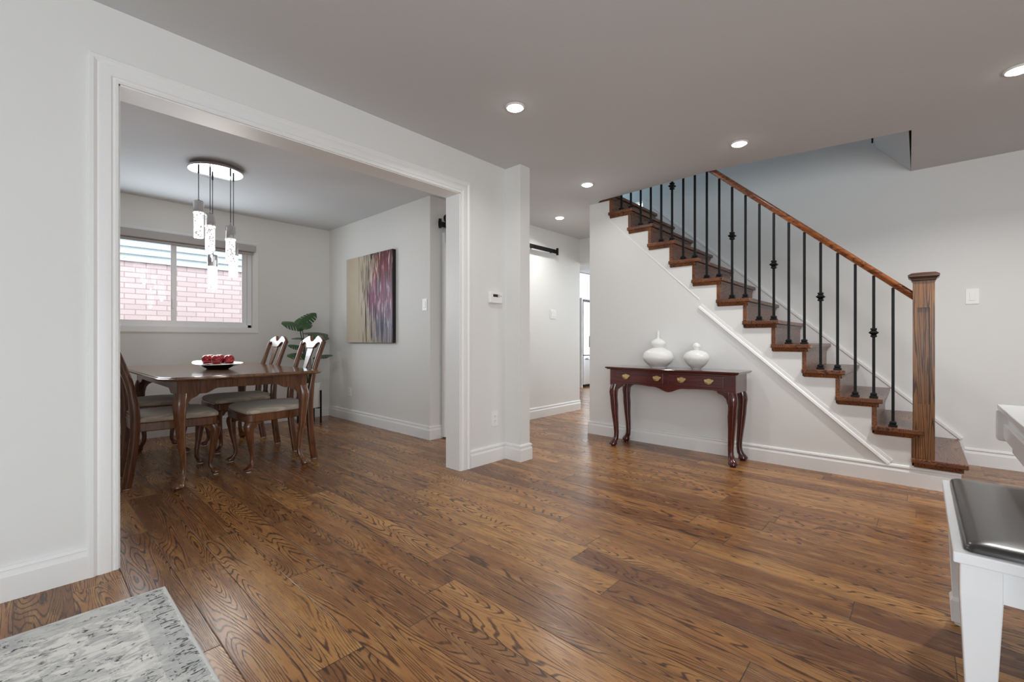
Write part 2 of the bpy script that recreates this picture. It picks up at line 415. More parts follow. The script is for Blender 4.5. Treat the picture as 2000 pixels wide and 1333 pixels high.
# stepped wall under the stairs
poly = [(-2.61, 0), (.195, 0)]
zt = 0
for n in range(1, 13):
    poly.append((nose(n)-.035, tz(n)-.055))
    poly.append((nose(n+1)-.062, tz(n)-.055))
    if n < 12: poly[-1] = (nose(n+1)-.062, tz(n)-.055); poly.append((nose(n+1)-.062, tz(n+1)-.055)) if False else None
poly = [(-2.61, 0), (.195, 0)]
for n in range(1, 13):
    poly += [(nose(n)-.036 if n == 1 else nose(n)-.060, tz(n)-.055), (nose(n+1)-.060, tz(n)-.055)]
poly += [(nose(13)-.06, ZC), (-2.61, ZC)]
mb = MB().prism(poly, lambda x, z: (x, YS, z), lambda x, z: (x, YS+.10, z))
mb.box(-2.61, -2.50, YS+.1, 5.6, 0, ZC)
struct('wall_stairs', mb, 'wall', 'white stepped wall closing the side of the stairs', 'wall')
struct('wall_right', MB().box(-2.50, 3.1, YR, YR+.1, 0, 2.695).box(-4.0, 3.1, YR, YR+.1, 2.695, 5.2), 'wall', 'white wall beside and above the staircase', 'wall')
struct('wall_side', MB().box(3.0, 3.1, -2.7, YR, 0, ZC), 'wall', 'white side wall of the living room', 'wall')
struct('wall_front', MB().box(-2.7, 3.1, -2.7, -2.6, 0, ZC), 'wall', 'white front wall of the living room', 'wall')
mb = MB().box(-4.1, -4.0, 3.9, 5.2, 2.695, 5.2).box(-4.0, -.2, 3.82, 3.90, 2.695, 5.2).box(-.29, -.2, 3.9, YR, 2.76, 5.2).box(-4.1, -.2, 3.82, 5.2, 5.2, 5.3)
struct('wall_upper', mb, 'wall', 'pale walls of the upper landing above the stairs', 'wall')
mb = MB().box(-6.3, -6.2, 2.8, 9.7, 0, ZC).box(-6.2, -2.0, 9.6, 9.7, 0, ZC).box(-2.1, -2.0, 5.6, 9.6, 0, ZC).box(-2.61, -2.0, 5.5, 5.6, 0, ZC)
struct('wall_kitchen', mb, 'wall', 'white kitchen walls beyond the hall', 'wall')

# baseboards
BP = [(0, 0), (.016, 0), (.016, .093), (.0145, .0945), (.0135, .104), (.005, .1155), (.0155, .1195), (.0125, .131), (0, .1365)]
def base(name, path, label, mat='trim'):
    return struct(name, MB().profile(path, (0, 0, 1), BP), mat, label, 'baseboard', smooth=40)
# room lies to the left of travel
base('baseboard_left', [(XL, .189, 0), (XL, -2.6, 0)], 'white moulded baseboard under the left wall')
base('baseboard_column', [(XL-TH, 2.868, 0), (-2.418, 2.868, 0), (-2.418, 2.75, 0), (XL, 2.75, 0), (XL, 2.345, 0)], 'white moulded baseboard wrapping the small column')
base('baseboard_dining', [(XH, 2.888, 0), (XH, YD, 0), (XD, YD, 0), (XD, -1.4, 0)], 'white moulded baseboard around the dining room')
base('baseboard_hall', [(XH, 5.394, 0), (XH, 3.84, 0)], 'white moulded baseboard on the hall wall')
base('baseboard_stairs', [(.195, YS, 0), (-2.61, YS, 0), (-2.61, 5.5, 0)], 'long white moulded baseboard under the stairs and console')
base('baseboard_right', [(3.0, YR, 0), (.262, YR, 0)], 'white moulded baseboard behind the bottom stair')

# door casing around the opening
CP = [(0, -.002), (0, .011), (-.010, .013), (-.013, .009), (-.019, .009), (-.024, .014), (-.060, .016), (-.068, .012), (-.080, .019), (-.093, .019), (-.097, .014), (-.097, -.002)]
mb = MB().profile([(XL, Y1, 0), (XL, Y1, ZO), (XL, Y0, ZO), (XL, Y0, 0)], (1, 0, 0), CP)
struct('trim_1', mb, 'trim', 'white moulded casing around the dining room opening', 'trim', smooth=30)
mb = MB().box(XL-TH-.002, XL+.003, Y0-.004, Y0+.006, 0, ZO).box(XL-TH-.002, XL+.003, Y1-.006, Y1+.004, 0, ZO).box(XL-TH-.002, XL+.003, Y0, Y1, ZO-.006, ZO+.004)
struct('trim_2', mb, 'trim', 'white jamb lining of the dining room opening', 'trim')
# diagonal mouldings on the stair wall
def diag(x0, z0, x1, z1, wd, th):
    d = Vector((x1-x0, 0, z1-z0)).normalized(); nrm = Vector((-d.z, 0, d.x))*(1 if d.x < 0 else -1)
    nrm = Vector((d.z, 0, -d.x)) if Vector((d.z, 0, -d.x)).z > 0 else Vector((-d.z, 0, d.x))
    a, b = Vector((x0, YS, z0)), Vector((x1, YS, z1))
    q = [(0, 0), (0, th), (wd*.35, th*.8), (wd*.5, th*.45), (wd, th*.35), (wd, 0)]
    return MB().loft([[tuple(e+nrm*u+Vector((0, -v_, 0))) for u, v_ in q] for e in (a, b)])
struct('trim_3', diag(-.170, .128, -1.470, 1.288, .042, .017), 'trim', 'white sloping moulding below the lower stairs', 'trim')
struct('trim_4', diag(-1.462, 1.358, -2.56, 2.405, .01, .005), 'trim', 'thin white sloping edge below the upper stairs', 'trim')
# skirt on the far wall
def sk(x): return .21+.916*(.251-x)
poly = [(.262, 0), (.262, .135), (.251, .20), (.235, .225), (-2.5, sk(-2.5)), (-2.5, sk(-2.5)-.5), (-.4, sk(-.4)-.5), (-.2, 0)]
mb = MB().prism(poly, lambda x, z: (x, YR-.016, z), lambda x, z: (x, YR+.002, z))
d = Vector((-1, 0, .916)).normalized(); nn = Vector((.916, 0, 1)).normalized()
a = Vector((.245, YR, sk(.245)-.012)); b = Vector((-2.5, YR, sk(-2.5)-.012))
mb.loft([[tuple(e+nn*u+Vector((0, -v_, 0))) for u, v_ in ((-.02, 0), (-.02, .018), (-.012, .024), (.004, .024), (.012, .016), (.014, 0))] for e in (a, b)])
struct('trim_5', mb, 'trim', 'white stair skirt board rising along the far wall', 'trim')

# ------------------------------------------------------------------ dining window, shade and the house outside
win = struct('window_1', MB().profile([(XD, WY0+.012, WZ0+.012), (XD, WY1-.012, WZ0+.012), (XD, WY1-.012, WZ1-.012), (XD, WY0+.012, WZ1-.012)], (1, 0, 0),
      [(0, -.15), (0, .004), (-.012, .012), (-.055, .014), (-.068, .008), (-.068, -.0), (-.012, -.0), (-.012, -.15)], closed=True), 'trim', 'wide white sliding window above the dining table', 'window')
xo = XD-.085
fr = MB().box(xo-.04, xo+.04, WY0, WY0+.05, WZ0, WZ1).box(xo-.04, xo+.04, WY1-.05, WY1, WZ0, WZ1).box(xo-.04, xo+.04, WY0, WY1, WZ0, WZ0+.045).box(xo-.04, xo+.04, WY0, WY1, WZ1-.045, WZ1)
obj('frame', fr, 'vinyl_frame', win, bevel=.003)
def sash(y0, y1, x, wst):
    m = MB().box(x-.014, x+.014, y0, y0+wst, WZ0+.04, WZ1-.04).box(x-.014, x+.014, y1-wst, y1, WZ0+.04, WZ1-.04)
    m.box(x-.014, x+.014, y0+wst, y1-wst, WZ0+.04, WZ0+.075).box(x-.014, x+.014, y0+wst, y1-wst, WZ1-.075, WZ1-.04)
    o = obj('sash', m, 'vinyl_frame', win, bevel=.003)
    obj('pane', MB().box(x-.002, x+.002, y0+wst-.004, y1-wst+.004, WZ0+.072, WZ1-.072), 'glass', o)
    return o
s1 = sash(WY0+.045, 1.105, xo+.020, .045)
obj('latch', MB().box(xo+.034, xo+.05, 1.062, 1.082, 1.33, 1.43), 'vinyl_frame', s1, bevel=.004)
sash(1.065, WY1-.045, xo-.016, .045)
sh = thing('roller_shade', 'rolled grey roller shade in its cassette along the window head', 'shade', (XD, 1.06, WZ1-.08))
obj('cassette', MB().box(XD+.002, XD+.075, WY0-.03, WY1+.005, 2.012, 2.092), 'shade', sh, bevel=.012, seg=3)
obj('bottom_bar', MB().box(XD+.02, XD+.045, WY0+.02, WY1-.01, 1.985, 2.010), 'shade', sh, bevel=.005)

hs = thing('neighbouring_house', 'pink brick house with white siding seen through the dining window', 'house', (-8.2, 2, 0))
obj('brick_wall', MB().box(-8.5, -8.2, -6, 9, -.5, 2.10), 'brick', hs)
mb = MB()
for k in range(12):
    z = 2.10+.105*k
    mb.addv([(-8.19, -6, z), (-8.19, 9, z), (-8.205, 9, z+.105), (-8.205, -6, z+.105), (-8.4, -6, z), (-8.4, 9, z)], [(0, 1, 2, 3), (0, 4, 5, 1)])
    mb.box(-8.20, -8.160, -6, 9, z, z+.010)
obj('siding', mb, 'siding', hs)
tag(struct('ground', MB().box(-14, -6.35, -9, 12, -.6, -.5), 'ground', 'grey ground between the houses', 'ground'), 'grey ground between the houses', 'ground')

# frames added around the daylight lamps, on solid walls with no openings
def added_window_frame(name, c, ux, uz, wd, ht, label):
    c, ux = Vector(c), Vector(ux); N = ux.cross(Vector((0, 0, 1)))
    m = MB()
    def bar(u0, u1, z0, z1):
        q = [c+ux*u+Vector((0, 0, z))+N*d for d in (0, .03) for u, z in ((u0, z0), (u1, z0), (u1, z1), (u0, z1))]
        m.addv([tuple(v) for v in q], [(0, 1, 2, 3), (4, 5, 6, 7), (0, 1, 5, 4), (1, 2, 6, 5), (2, 3, 7, 6), (3, 0, 4, 7)])
    a, b = wd/2, ht/2
    bar(-a-.08, -a, -b-.08, b+.08); bar(a, a+.08, -b-.08, b+.08); bar(-a, a, b, b+.08); bar(-a, a, -b-.08, -b); bar(-.03, .03, -b, b)
    struct(name, m, 'trim', label, 'window')
added_window_frame('added_window_2', (1.65, -2.6, 1.22), (-1, 0, 0), 1, 2.5, 1.5, 'added white window frame without opening on the front wall of the living room')
added_window_frame('added_window_3', (3.0, -.75, 1.15), (0, -1, 0), 1, 2.6, 1.5, 'added white window frame without opening on the side wall of the living room')
added_window_frame('added_window_4', (-3.0, 9.6, 1.6), (1, 0, 0), 1, 2.0, 1.6, 'added white window frame without opening at the far end of the kitchen')
added_window_frame('added_window_5', (-4.0, 4.6, 3.9), (0, 1, 0), 1, .7, 1.5, 'added white window frame without opening on the upper landing')

# ------------------------------------------------------------------ staircase
st = thing('staircase', 'dark oak staircase rising beside the white wall', 'stairs', (.1, 4.6, 0))
for n in range(1, 14):
    x1, x0 = nose(n), nose(n+1)-.062
    z = tz(n)
    yb = YR-.016
    tr = MB().box(x0, x1, YS-.032, yb, z-.032, z)
    o = obj('tread', tr, 'stair', st, bevel=.006, seg=2)
    cv = MB()
    cv.prism([(YS-.022, z-.033), (YS+.002, z-.033), (YS+.002, z-.060), (YS-.008, z-.060)], lambda y, zz: (x0+.012, y, zz), lambda y, zz: (x1-.022, y, zz))
    cv.prism([(x1-.022, z-.033), (x1-.040, z-.033), (x1-.040, z-.060), (x1-.033, z-.060)], lambda x, zz: (x, YS-.018, zz), lambda x, zz: (x, yb, zz))
    obj('cove', cv, 'stair', o)
    zl = tz(n-1) if n > 1 else 0
    obj('riser', MB().box(x1-.062, x1-.034, YS-.003 if n > 1 else YS+.017, yb, zl, z-.032), 'riser', st)

rl = thing('stair_railing', 'oak handrail with black iron balusters and square newel post', 'railing', (.017, 4.13, tz(1)))
NX0, NX1, NY0, NY1 = -.039, .071, YS-.012, YS+.098
zb, zt = tz(1), 1.405
mb = MB()
# newel with a sunk panel on each face
def newel():
    m = MB().box(NX0+.013, NX1-.013, NY0+.013, NY1-.013, zb, zt)
    pz0, pz1, e = .565, 1.215, .024
    for (a0, a1, f) in ((NX0, NX1, 'y0'), (NX0, NX1, 'y1'), (NY0, NY1, 'x0'), (NY0, NY1, 'x1')):
        for (u0, u1, z0, z1) in ((a0, a1, zb, pz0), (a0, a1, pz1, zt), (a0, a0+e, pz0, pz1), (a1-e, a1, pz0, pz1)):
            if f == 'y0': m.box(u0, u1, NY0, NY0+.014, z0, z1)
            if f == 'y1': m.box(u0, u1, NY1-.014, NY1, z0, z1)
            v0, v1 = max(u0, NY0+.014), min(u1, NY1-.014)
            if f == 'x0': m.box(NX0+.0002, NX0+.014, v0, v1, z0, z1)
            if f == 'x1': m.box(NX1-.014, NX1-.0002, v0, v1, z0, z1)
    return m
nw = obj('newel_post', newel(), 'newel', rl)
cx, cyy = (NX0+NX1)/2, (NY0+NY1)/2
def sq(h, z): return [(cx-h, cyy-h, z), (cx+h, cyy-h, z), (cx+h, cyy+h, z), (cx-h, cyy+h, z)]
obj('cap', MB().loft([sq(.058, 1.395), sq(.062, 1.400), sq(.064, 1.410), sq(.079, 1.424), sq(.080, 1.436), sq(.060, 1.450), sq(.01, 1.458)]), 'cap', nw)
YB = YS+.035
def hz(x): return 1.308+.9026*(-.046-x)
rail = []
prof = [(-.022, -.028), (.022, -.028), (.026, -.014), (.032, 0), (.031, .014), (.020, .026), (0, .031), (-.020, .026), (-.031, .014), (-.032, 0), (-.026, -.014)]
ux = Vector((.67, 0, .742))
rings = []
for x in (NX0+.004, -2.55):
    c0 = Vector((x, YB, hz(x)))
    up = Vector((0, 0, 1)) if x > -.2 else Vector((0, 0, 1))
    rings.append([tuple(c0+Vector((0, a, 0))+up*b*1.05) for a, b in prof])
obj('handrail', MB().loft(rings), 'rail', rl, smooth=40)
KN = {1: 1.05, 4: 1.328, 7: 1.611, 10: 1.894, 15: 2.445}
for k in range(0, 22):
    x = -.142-.1056*k
    n = 2+(k+1)//2
    z0, z1 = tz(n), hz(x)-.03
    b = obj('baluster', MB().box(x-.0085, x+.0085, YB-.0085, YB+.0085, z0, z1), 'iron', rl, bevel=.002, seg=1)
    def sqr(h, z): return [(x-h, YB-h, z), (x+h, YB-h, z), (x+h, YB+h, z), (x-h, YB+h, z)]
    obj('shoe', MB().loft([sqr(.024, z0+.0005), sqr(.024, z0+.013), (sqr(.016, z0+.018)), sqr(.019, z0+.023), sqr(.019, z0+.033), sqr(.010, z0+.040)]), 'iron', b)
    if k in KN:
        z = KN[k]
        obj('knuckle', MB().loft([sqr(.010, z-.034), sqr(.018, z-.030), sqr(.018, z-.021), sqr(.013, z-.016), sqr(.029, z), sqr(.013, z+.016), sqr(.018, z+.021), sqr(.018, z+.030), sqr(.010, z+.034)]), 'iron', b)
tag(obj('landing_baluster', MB().box(-.312, -.300, 4.93, 4.945, 2.695, 3.4), 'iron'), 'black bar at the top corner of the stairwell opening', 'baluster')

# ------------------------------------------------------------------ console table and vases
def cab(cx, cy, zt, dx, dy, s=1., knee=.030, n=14, toph=.036, p=2.4, kneeoff=.016, footoff=.020, zf=0., ank=0.):
    """cabriole leg: rings leaning out along (dx, dy)"""
    H = zt-zf
    sp = [(1.0, 0, toph*.95), (.97, .25, toph), (.93, .75, toph*1.02), (.87, 1.0, knee*1.05), (.78, .85, knee*.92), (.66, .45, knee*.78), (.50, .0, knee*.62), (.34, -.42, knee*.50),
          (.22, -.62, knee*.44), (.15, -.50, knee*.44), (.105, -.1, knee*.55), (.075, .55, knee*.80), (.050, .80, knee*.98), (.032, .80, knee*.98), (.020, .70, knee*.75), (.016, .65, knee*.62), (0., .65, knee*.58)]
    rg = []
    for f, o, r in sp:
        k = kneeoff if f > .5 else footoff
        if .09 < f < .7: r += ank*knee
        rg.append((cx+dx*o*k, cy+dy*o*k, zf+f*H, r*s, r*s))
    return MB().rings(rg, n, p)

CX0, CX1, CY0, CY1 = -2.165, -1.062, 3.745, 4.045
co = thing('console_table', 'dark red mahogany console table with two drawers against stair wall', 'table', (-1.61, 3.9, 0))
def topy(x):
    u = abs(x+1.60)
    return 3.708-.011*max(0., math.cos(min(1., u/.34)*PI/2))**2
xs = [CX0-.035+i*(CX1-CX0+.07)/40 for i in range(41)]
def topring(ins, z):
    r = []
    for i, x in enumerate(xs):
        xx = min(max(x, CX0-.035+ins), CX1+.035-ins); r.append((xx, topy(x)+ins, z))
    r += [(CX1+.035-ins, 4.066, z), (CX0-.035+ins, 4.066, z)]
    return r
obj('top', MB().loft([topring(.022, .7215), topring(.014, .724), topring(.012, .730), topring(.002, .733), topring(0, .739), topring(.006, .745)]), 'mahogany_top', co)
# carcass with scalloped skirt
bot = [(CX0, .575), (CX0+.09, .575)]
for i in range(0, 41):
    x = CX0+.10+(CX1-CX0-.20)*i/40
    u = (x+1.605)
    z = .592-.045*math.exp(-(u/.085)**2)-.006*math.exp(-((abs(u)-.17)/.05)**2)
    e = min(x-CX0-.10, CX1-.10-x)
    if e < .06: z = .592-.017*(1-e/.06)
    bot.append((x, z))
bot += [(CX1-.09, .575), (CX1, .575)]
poly = bot+[(CX1, .7215), (CX0, .7215)]
mb = MB().prism(poly, lambda x, z: (x, CY0, z), lambda x, z: (x, CY0+.02, z))
mb.box(CX0, CX0+.02, CY0+.02, CY1, .575, .7215).box(CX1-.02, CX1, CY0+.02, CY1, .575, .7215).box(CX0+.02, CX1-.02, CY1-.02, CY1, .60, .7215)
obj('carcass', mb, 'mahogany', co, bevel=.002, seg=1)
bat = [(0, .024), (.006, .017), (.012, .021), (.020, .013), (.030, .016), (.038, .008), (.034, .001), (.024, -.002), (.018, -.012), (.008, -.015), (0, -.022)]
bat = bat+[(-x, z) for x, z in reversed(bat[1:-1])]
for (x0, x1, hs_) in ((-2.098, -1.645, (-1.996, -1.700)), (-1.600, -1.150, (-1.484, -1.262))):
    dr = obj('drawer', MB().box(x0, x1, CY0-.007, CY0+.002, .609, .708), 'mahogany', co, bevel=.004, seg=2)
    for hx in hs_:
        hb = MB().prism(bat, lambda x, z: (hx+x, CY0-.0105, .662+z), lambda x, z: (hx+x, CY0-.0065, .662+z))
        hb.tube([(hx+.026*math.cos(a), CY0-.018, .659+.019*math.sin(a)) for a in [PI+PI*i/10 for i in range(11)]], .0026, 6, up=(0, 1, 0))
        for e in (-1, 1): hb.tube([(hx+e*.026, CY0-.008, .660), (hx+e*.026, CY0-.020, .660)], .004, 8)
        obj('handle', hb, 'brass', dr, label='ornate brass drawer handle')
for (lx, ly, dx, dy) in ((-2.128, 3.772, -.75, -.66), (-1.098, 3.772, .75, -.66), (-2.128, 4.015, -.9, .2), (-1.098, 4.015, .9, .2)):
    l = cab(lx, ly, .585, dx, dy, 1.0, .036, toph=.036, kneeoff=.014, footoff=.022, ank=.16)
    sx = 1 if dx < 0 else -1
    # knee ear running under the skirt
    l.prism([(0, .585), (.105*sx, .585), (.095*sx, .570), (.060*sx, .556), (.035*sx, .53), (.026*sx, .49), (0, .49)], lambda u, z: (lx+u, ly-.026, z), lambda u, z: (lx+u, ly+.0, z))
    obj('leg', l, 'mahogany_leg', co, smooth=45)

def vase(name, label, x, y, prof):
    return tag(obj(name, MB().lathe(prof, (x, y, .745), 48), 'ceramic', smooth=60), label, 'vase')
def sm(pts, k=5):
    out = []
    n = len(pts)
    for i in range(n-1):
        p0, p1, p2, p3 = pts[max(0, i-1)], pts[i], pts[i+1], pts[min(n-1, i+2)]
        for j in range(k):
            t_ = j/k
            out.append(tuple(.5*(2*p1[a]+(p2[a]-p0[a])*t_+(2*p0[a]-5*p1[a]+4*p2[a]-p3[a])*t_**2+(3*p1[a]-p0[a]-3*p2[a]+p3[a])*t_**3) for a in range(len(p1))))
    return out+[tuple(pts[-1])]
vase('gourd_vase', 'taller white double gourd vase with slim neck on the console', -1.775, 3.93,
     sm([(.068, 0), (.076, .012), (.118, .05), (.136, .092), (.118, .140), (.075, .168), (.045, .182), (.052, .192), (.066, .212), (.058, .238), (.030, .258), (.014, .268), (.013, .30), (.0135, .338)])+[(.009, .338), (.008, .30)])
vase('gourd_vase', 'shorter white gourd vase with small round top on the console', -1.430, 3.93,
     sm([(.034, 0), (.042, .010), (.082, .048), (.104, .095), (.090, .135), (.052, .158), (.020, .164), (.019, .170), (.030, .186), (.033, .198), (.026, .216), (.012, .224), (.009, .227)])+[(.006, .226), (.005, .215)])

# ------------------------------------------------------------------ dining table
TX0, TX1, TY0, TY1 = -5.32, -3.445, .570, 1.622
tb = thing('dining_table', 'polished walnut dining table with clipped corners and cabriole legs', 'table', ((TX0+TX1)/2, (TY0+TY1)/2, 0))
def clip(ins, z, c=.15):
    x0, x1, y0, y1 = TX0+ins, TX1-ins, TY0+ins, TY1-ins
    r = []
    for (cx_, cy_, sx, sy, flip) in ((x1, y0, 1, -1, 0), (x1, y1, 1, 1, 1), (x0, y1, -1, 1, 0), (x0, y0, -1, -1, 1)):
        pts = [(cx_-sx*c*(1-math.sin(a)**.8), cy_-sy*c*(1-math.cos(a)**.8)) for a in [PI/2*k/9 for k in range(10)]]
        if flip: pts.reverse()
        r += pts
    return [(x, y, z) for x, y in r]
obj('top', MB().loft([clip(.030, .7315), clip(.016, .734), clip(.004, .738), clip(0, .744), clip(.002, .750), clip(.012, .7535), clip(.014, .757), clip(.022, .760)]), 'table', tb)
# apron: four boards with stepped ends
AX0, AX1, AY0, AY1 = TX0+.175, TX1-.175, TY0+.118, TY1-.088
def board(L):
    a = [(0, .632), (.165, .632), (.185, .640), (.215, .658), (.235, .664)]
    return a+[(L-u, z) for u, z in reversed(a)]+[(L, .7315), (0, .7315)]
Lx, Ly = AX1-AX0, AY1-AY0
mb = MB()
mb.prism(board(Ly), lambda u, z: (AX1, AY0+u, z), lambda u, z: (AX1-.022, AY0+u, z))
mb.prism(board(Ly), lambda u, z: (AX0, AY0+u, z), lambda u, z: (AX0+.022, AY0+u, z))
mb.prism(board(Lx-.044), lambda u, z: (AX0+.022+u, AY0+.001, z), lambda u, z: (AX0+.022+u, AY0+.022, z))
mb.prism(board(Lx-.044), lambda u, z: (AX0+.022+u, AY1-.001, z), lambda u, z: (AX0+.022+u, AY1-.022, z))
obj('apron', mb, 'tleg', tb)
for (lx, ly, dx, dy) in ((AX1-.028, AY0+.028, .7, -.7), (AX1-.028, AY1-.028, .7, .7), (AX0+.028, AY0+.028, -.7, -.7), (AX0+.028, AY1-.028, -.7, .7)):
    l = cab(lx, ly, .640, dx, dy, 1., .038, toph=.038, kneeoff=.016, footoff=.040)
    sx, sy = (-1 if dx > 0 else 1), (-1 if dy > 0 else 1)
    ear = [(0, .634), (.10, .634), (.085, .618), (.05, .600), (.034, .575), (.028, .54), (0, .54)]
    l.prism(ear, lambda u, z: (lx+.006*dx/abs(dx)+(.024 if dx > 0 else -.024), ly+sy*u, z), lambda u, z: (lx, ly+sy*u, z))
    l.prism(ear, lambda u, z: (lx+sx*u, ly+(.026 if dy > 0 else -.026), z), lambda u, z: (lx+sx*u, ly, z))
    obj('leg', l, 'tleg', tb, smooth=45)

# ------------------------------------------------------------------ chairs
def backy(z):
    pts = [(0, -.268), (.15, -.246), (.30, -.228), (.45, -.222), (.58, -.230), (.72, -.255), (.86, -.298), (1.04, -.362)]
    for (a, ya), (b, yb) in zip(pts, pts[1:]):
        if z <= b:
            t_ = (z-a)/(b-a); return ya+(yb-ya)*t_
    return pts[-1][1]
ZS = [0, .08, .16, .24, .32, .40, .48, .56, .64, .72, .80, .88, .95, .985]
ch = thing('dining_chair', '', 'chair', (0, 0, 0), 0, 'walnut dining chairs around the table')
for sx in (-1, 1):
    post = []
    for z in ZS:
        xx = .187+.016*min(1, z/.5) if z < .5 else .203-.006*math.sin((z-.5)/.5*PI)
        wd = .019 if z < .6 else .017
        dp = .027 if z < .6 else .022-.004*(z-.6)
        post.append((sx*xx, backy(z), z+(.006 if z == 0 else 0), wd, dp))
    l = obj('rear_leg', MB().rings(post, 12, 3.5), 'chair', ch, world=False, smooth=50)
    obj('glide', MB().rings([(sx*.187, -.268, 0, .014, .018), (sx*.187, -.268, .0062, .014, .018)], 10), 'glide', l, world=False)
def sheet(poly, w0, w1, off=0.):
    return MB().prism(poly, lambda x, z: (x, backy(z)+w0+off, z), lambda x, z: (x, backy(z)+w1+off, z))
half = [(0, .985), (.022, .990), (.045, 1.008), (.062, 1.028), (.080, 1.036), (.110, 1.032), (.150, 1.020), (.190, 1.002), (.212, .980), (.216, .955), (.205, .940)]
low = [(.188, .940), (.180, .958), (.160, .972), (.130, .974), (.100, .960), (.080, .935), (.060, .926), (0, .926)]
hp = half+low
crest = hp+[(-x, z) for x, z in reversed(hp[1:-1])]
obj('crest_rail', sheet(crest, -.014, .014), 'chair', ch, world=False, bevel=.005, seg=2)
prof = sm([(.926, .056), (.89, .054), (.84, .046), (.78, .036), (.72, .030), (.66, .034), (.60, .046), (.55, .052), (.51, .046), (.485, .060), (.46, .062)], 3)
rg = []
for z, hw in prof:
    y = backy(z)+.004*math.sin((z-.46)/.466*2*PI)
    rg.append([(-hw, y-.006, z), (hw, y-.006, z), (hw, y+.006, z), (-hw, y+.006, z)])
obj('splat', MB().loft(rg), 'chair', ch, world=False, bevel=.003, seg=1)
def seat(ins, z, n=8):
    fx, bx, fy, by = .248-ins, .205-ins, .262-ins, -.232+ins*.4
    pts = [(-bx, by), (bx, by)]
    r = .045
    for i in range(n+1):
        a = -PI*.03+(PI/2)*i/n; pts.append((fx-r+r*math.cos(a), fy-r+r*math.sin(a)))
    for i in range(1, 8):
        u = 1-2*i/8; pts.append(((fx-r)*u, fy+.006*(1-u*u)))
    for i in range(n+1):
        a = PI/2+(PI/2)*i/n; pts.append((-fx+r+r*math.cos(a), fy-r+r*math.sin(a)))
    return [(x, y, z) for x, y in pts]
obj('seat_frame', MB().loft([seat(.004, .375), seat(0, .380), seat(0, .430), seat(.006, .435)]), 'chair', ch, world=False)
obj('seat', MB().loft([seat(.012, .433), seat(.004, .442), seat(.003, .456), seat(.014, .472), seat(.04, .484), seat(.09, .492), seat(.15, .495), seat(.20, .496)]), 'fabric', ch, world=False, smooth=60)
obj('stretcher_rail', MB().box(-.185, .185, -.232, -.212, .44, .475), 'chair', ch, world=False, bevel=.003)
for sx in (-1, 1):
    l = cab(sx*.205, .222, .385, sx*.45, .89, 1., .033, toph=.034, kneeoff=.016, footoff=.028, zf=.006)
    l.prism([(0, .378), (.085, .378), (.07, .366), (.042, .352), (.03, .33), (0, .32)], lambda u, z: (sx*.205-sx*u, .222+.022, z), lambda u, z: (sx*.205-sx*u, .222-.005, z))
    l.prism([(0, .378), (.085, .378), (.07, .366), (.042, .352), (.03, .33), (0, .32)], lambda u, z: (sx*.205+sx*.022, .222-u, z), lambda u, z: (sx*.205-sx*.005, .222-u, z))
    fo = obj('front_leg', l, 'chair', ch, world=False, smooth=45)
    obj('glide', MB().rings([(sx*.205+sx*.45*.018, .222+.89*.018, 0, .017, .017), (sx*.205+sx*.45*.018, .222+.89*.018, .0065, .017, .017)], 12), 'glide', fo, world=False)
index_kids(ch)
ch.location = (-4.09, .735, 0); ch['label'] = 'walnut dining chair half hidden by the doorway casing, closest to the living room'
dup(ch, (-5.03, .745, 0), 0, 'walnut dining chair mostly hidden behind the one at the doorway casing')
dup(ch, (-3.955, 1.390, 0), PI, 'walnut dining chair with beige seat on the painting side, nearer the living room')
dup(ch, (-4.770, 1.395, 0), PI, 'walnut dining chair on the painting side of the table, nearer the window')

# ------------------------------------------------------------------ centrepiece
AXD = Vector((-.455, -.213, 0)).normalized(); AYD = Vector((-AXD.y, AXD.x, 0))
bc = Vector((-4.247, 1.078, .760))
bw = thing('serving_dish', 'long boat-shaped white dish with dark underside on dining table', 'dish', bc)
def dish(L, W, z, lift=0., n=48):
    r = []
    for i in range(n):
        a = 2*PI*i/n; ca, sa = math.cos(a), math.sin(a)
        u = L*ca; v_ = W*math.copysign(abs(sa)**1.25, sa)
        p = bc+AXD*u+AYD*v_; r.append((p.x, p.y, bc.z+z+lift*abs(ca)**3*(1.4 if ca > 0 else .45)+lift*.9*max(0., -sa)))
    return r
obj('underside', MB().loft([dish(.10, .06, 0), dish(.105, .064, .006), dish(.14, .085, .016), dish(.19, .108, .029, .004), dish(.240, .124, .036, .017)]), 'glaze', bw, smooth=50)
obj('bowl', MB().loft([dish(.240, .124, .0365, .017), dish(.246, .128, .039, .018), dish(.240, .123, .0405, .017), dish(.18, .10, .033, .006), dish(.13, .075, .024), dish(.06, .03, .022)]), 'ceramic', bw, smooth=50)
fr0 = MB().lathe(sm([(.004, -.033), (.014, -.0375), (.0295, -.027), (.036, -.014), (.039, 0), (.0365, .013), (.030, .025), (.017, .035), (.006, .034), (.001, .031)], 4), (0, 0, 0), 24)
labs = ['shiny red fruit at the painting end of the row in the dish', 'shiny red fruit second from the painting end of the dish', 'shiny red fruit in the middle of the row in the dish',
        'shiny red fruit fourth from the painting end of the dish', 'shiny red fruit at the doorway casing end of the dish']
ap = obj('apple', fr0, 'fruit', smooth=60)
for i in range(5):
    o = ap if i == 0 else ap.copy()
    if i: COL.objects.link(o)
    p = bc+AXD*(-.082+.050*i)+AYD*(.035*(-1)**(i+1))
    o.location = (p.x, p.y, bc.z+.078+(.002 if i == 2 else 0)); o.rotation_euler = (0, 0, i*1.3)
    tag(o, labs[i], 'fruit', 'red fruit in the long dish')

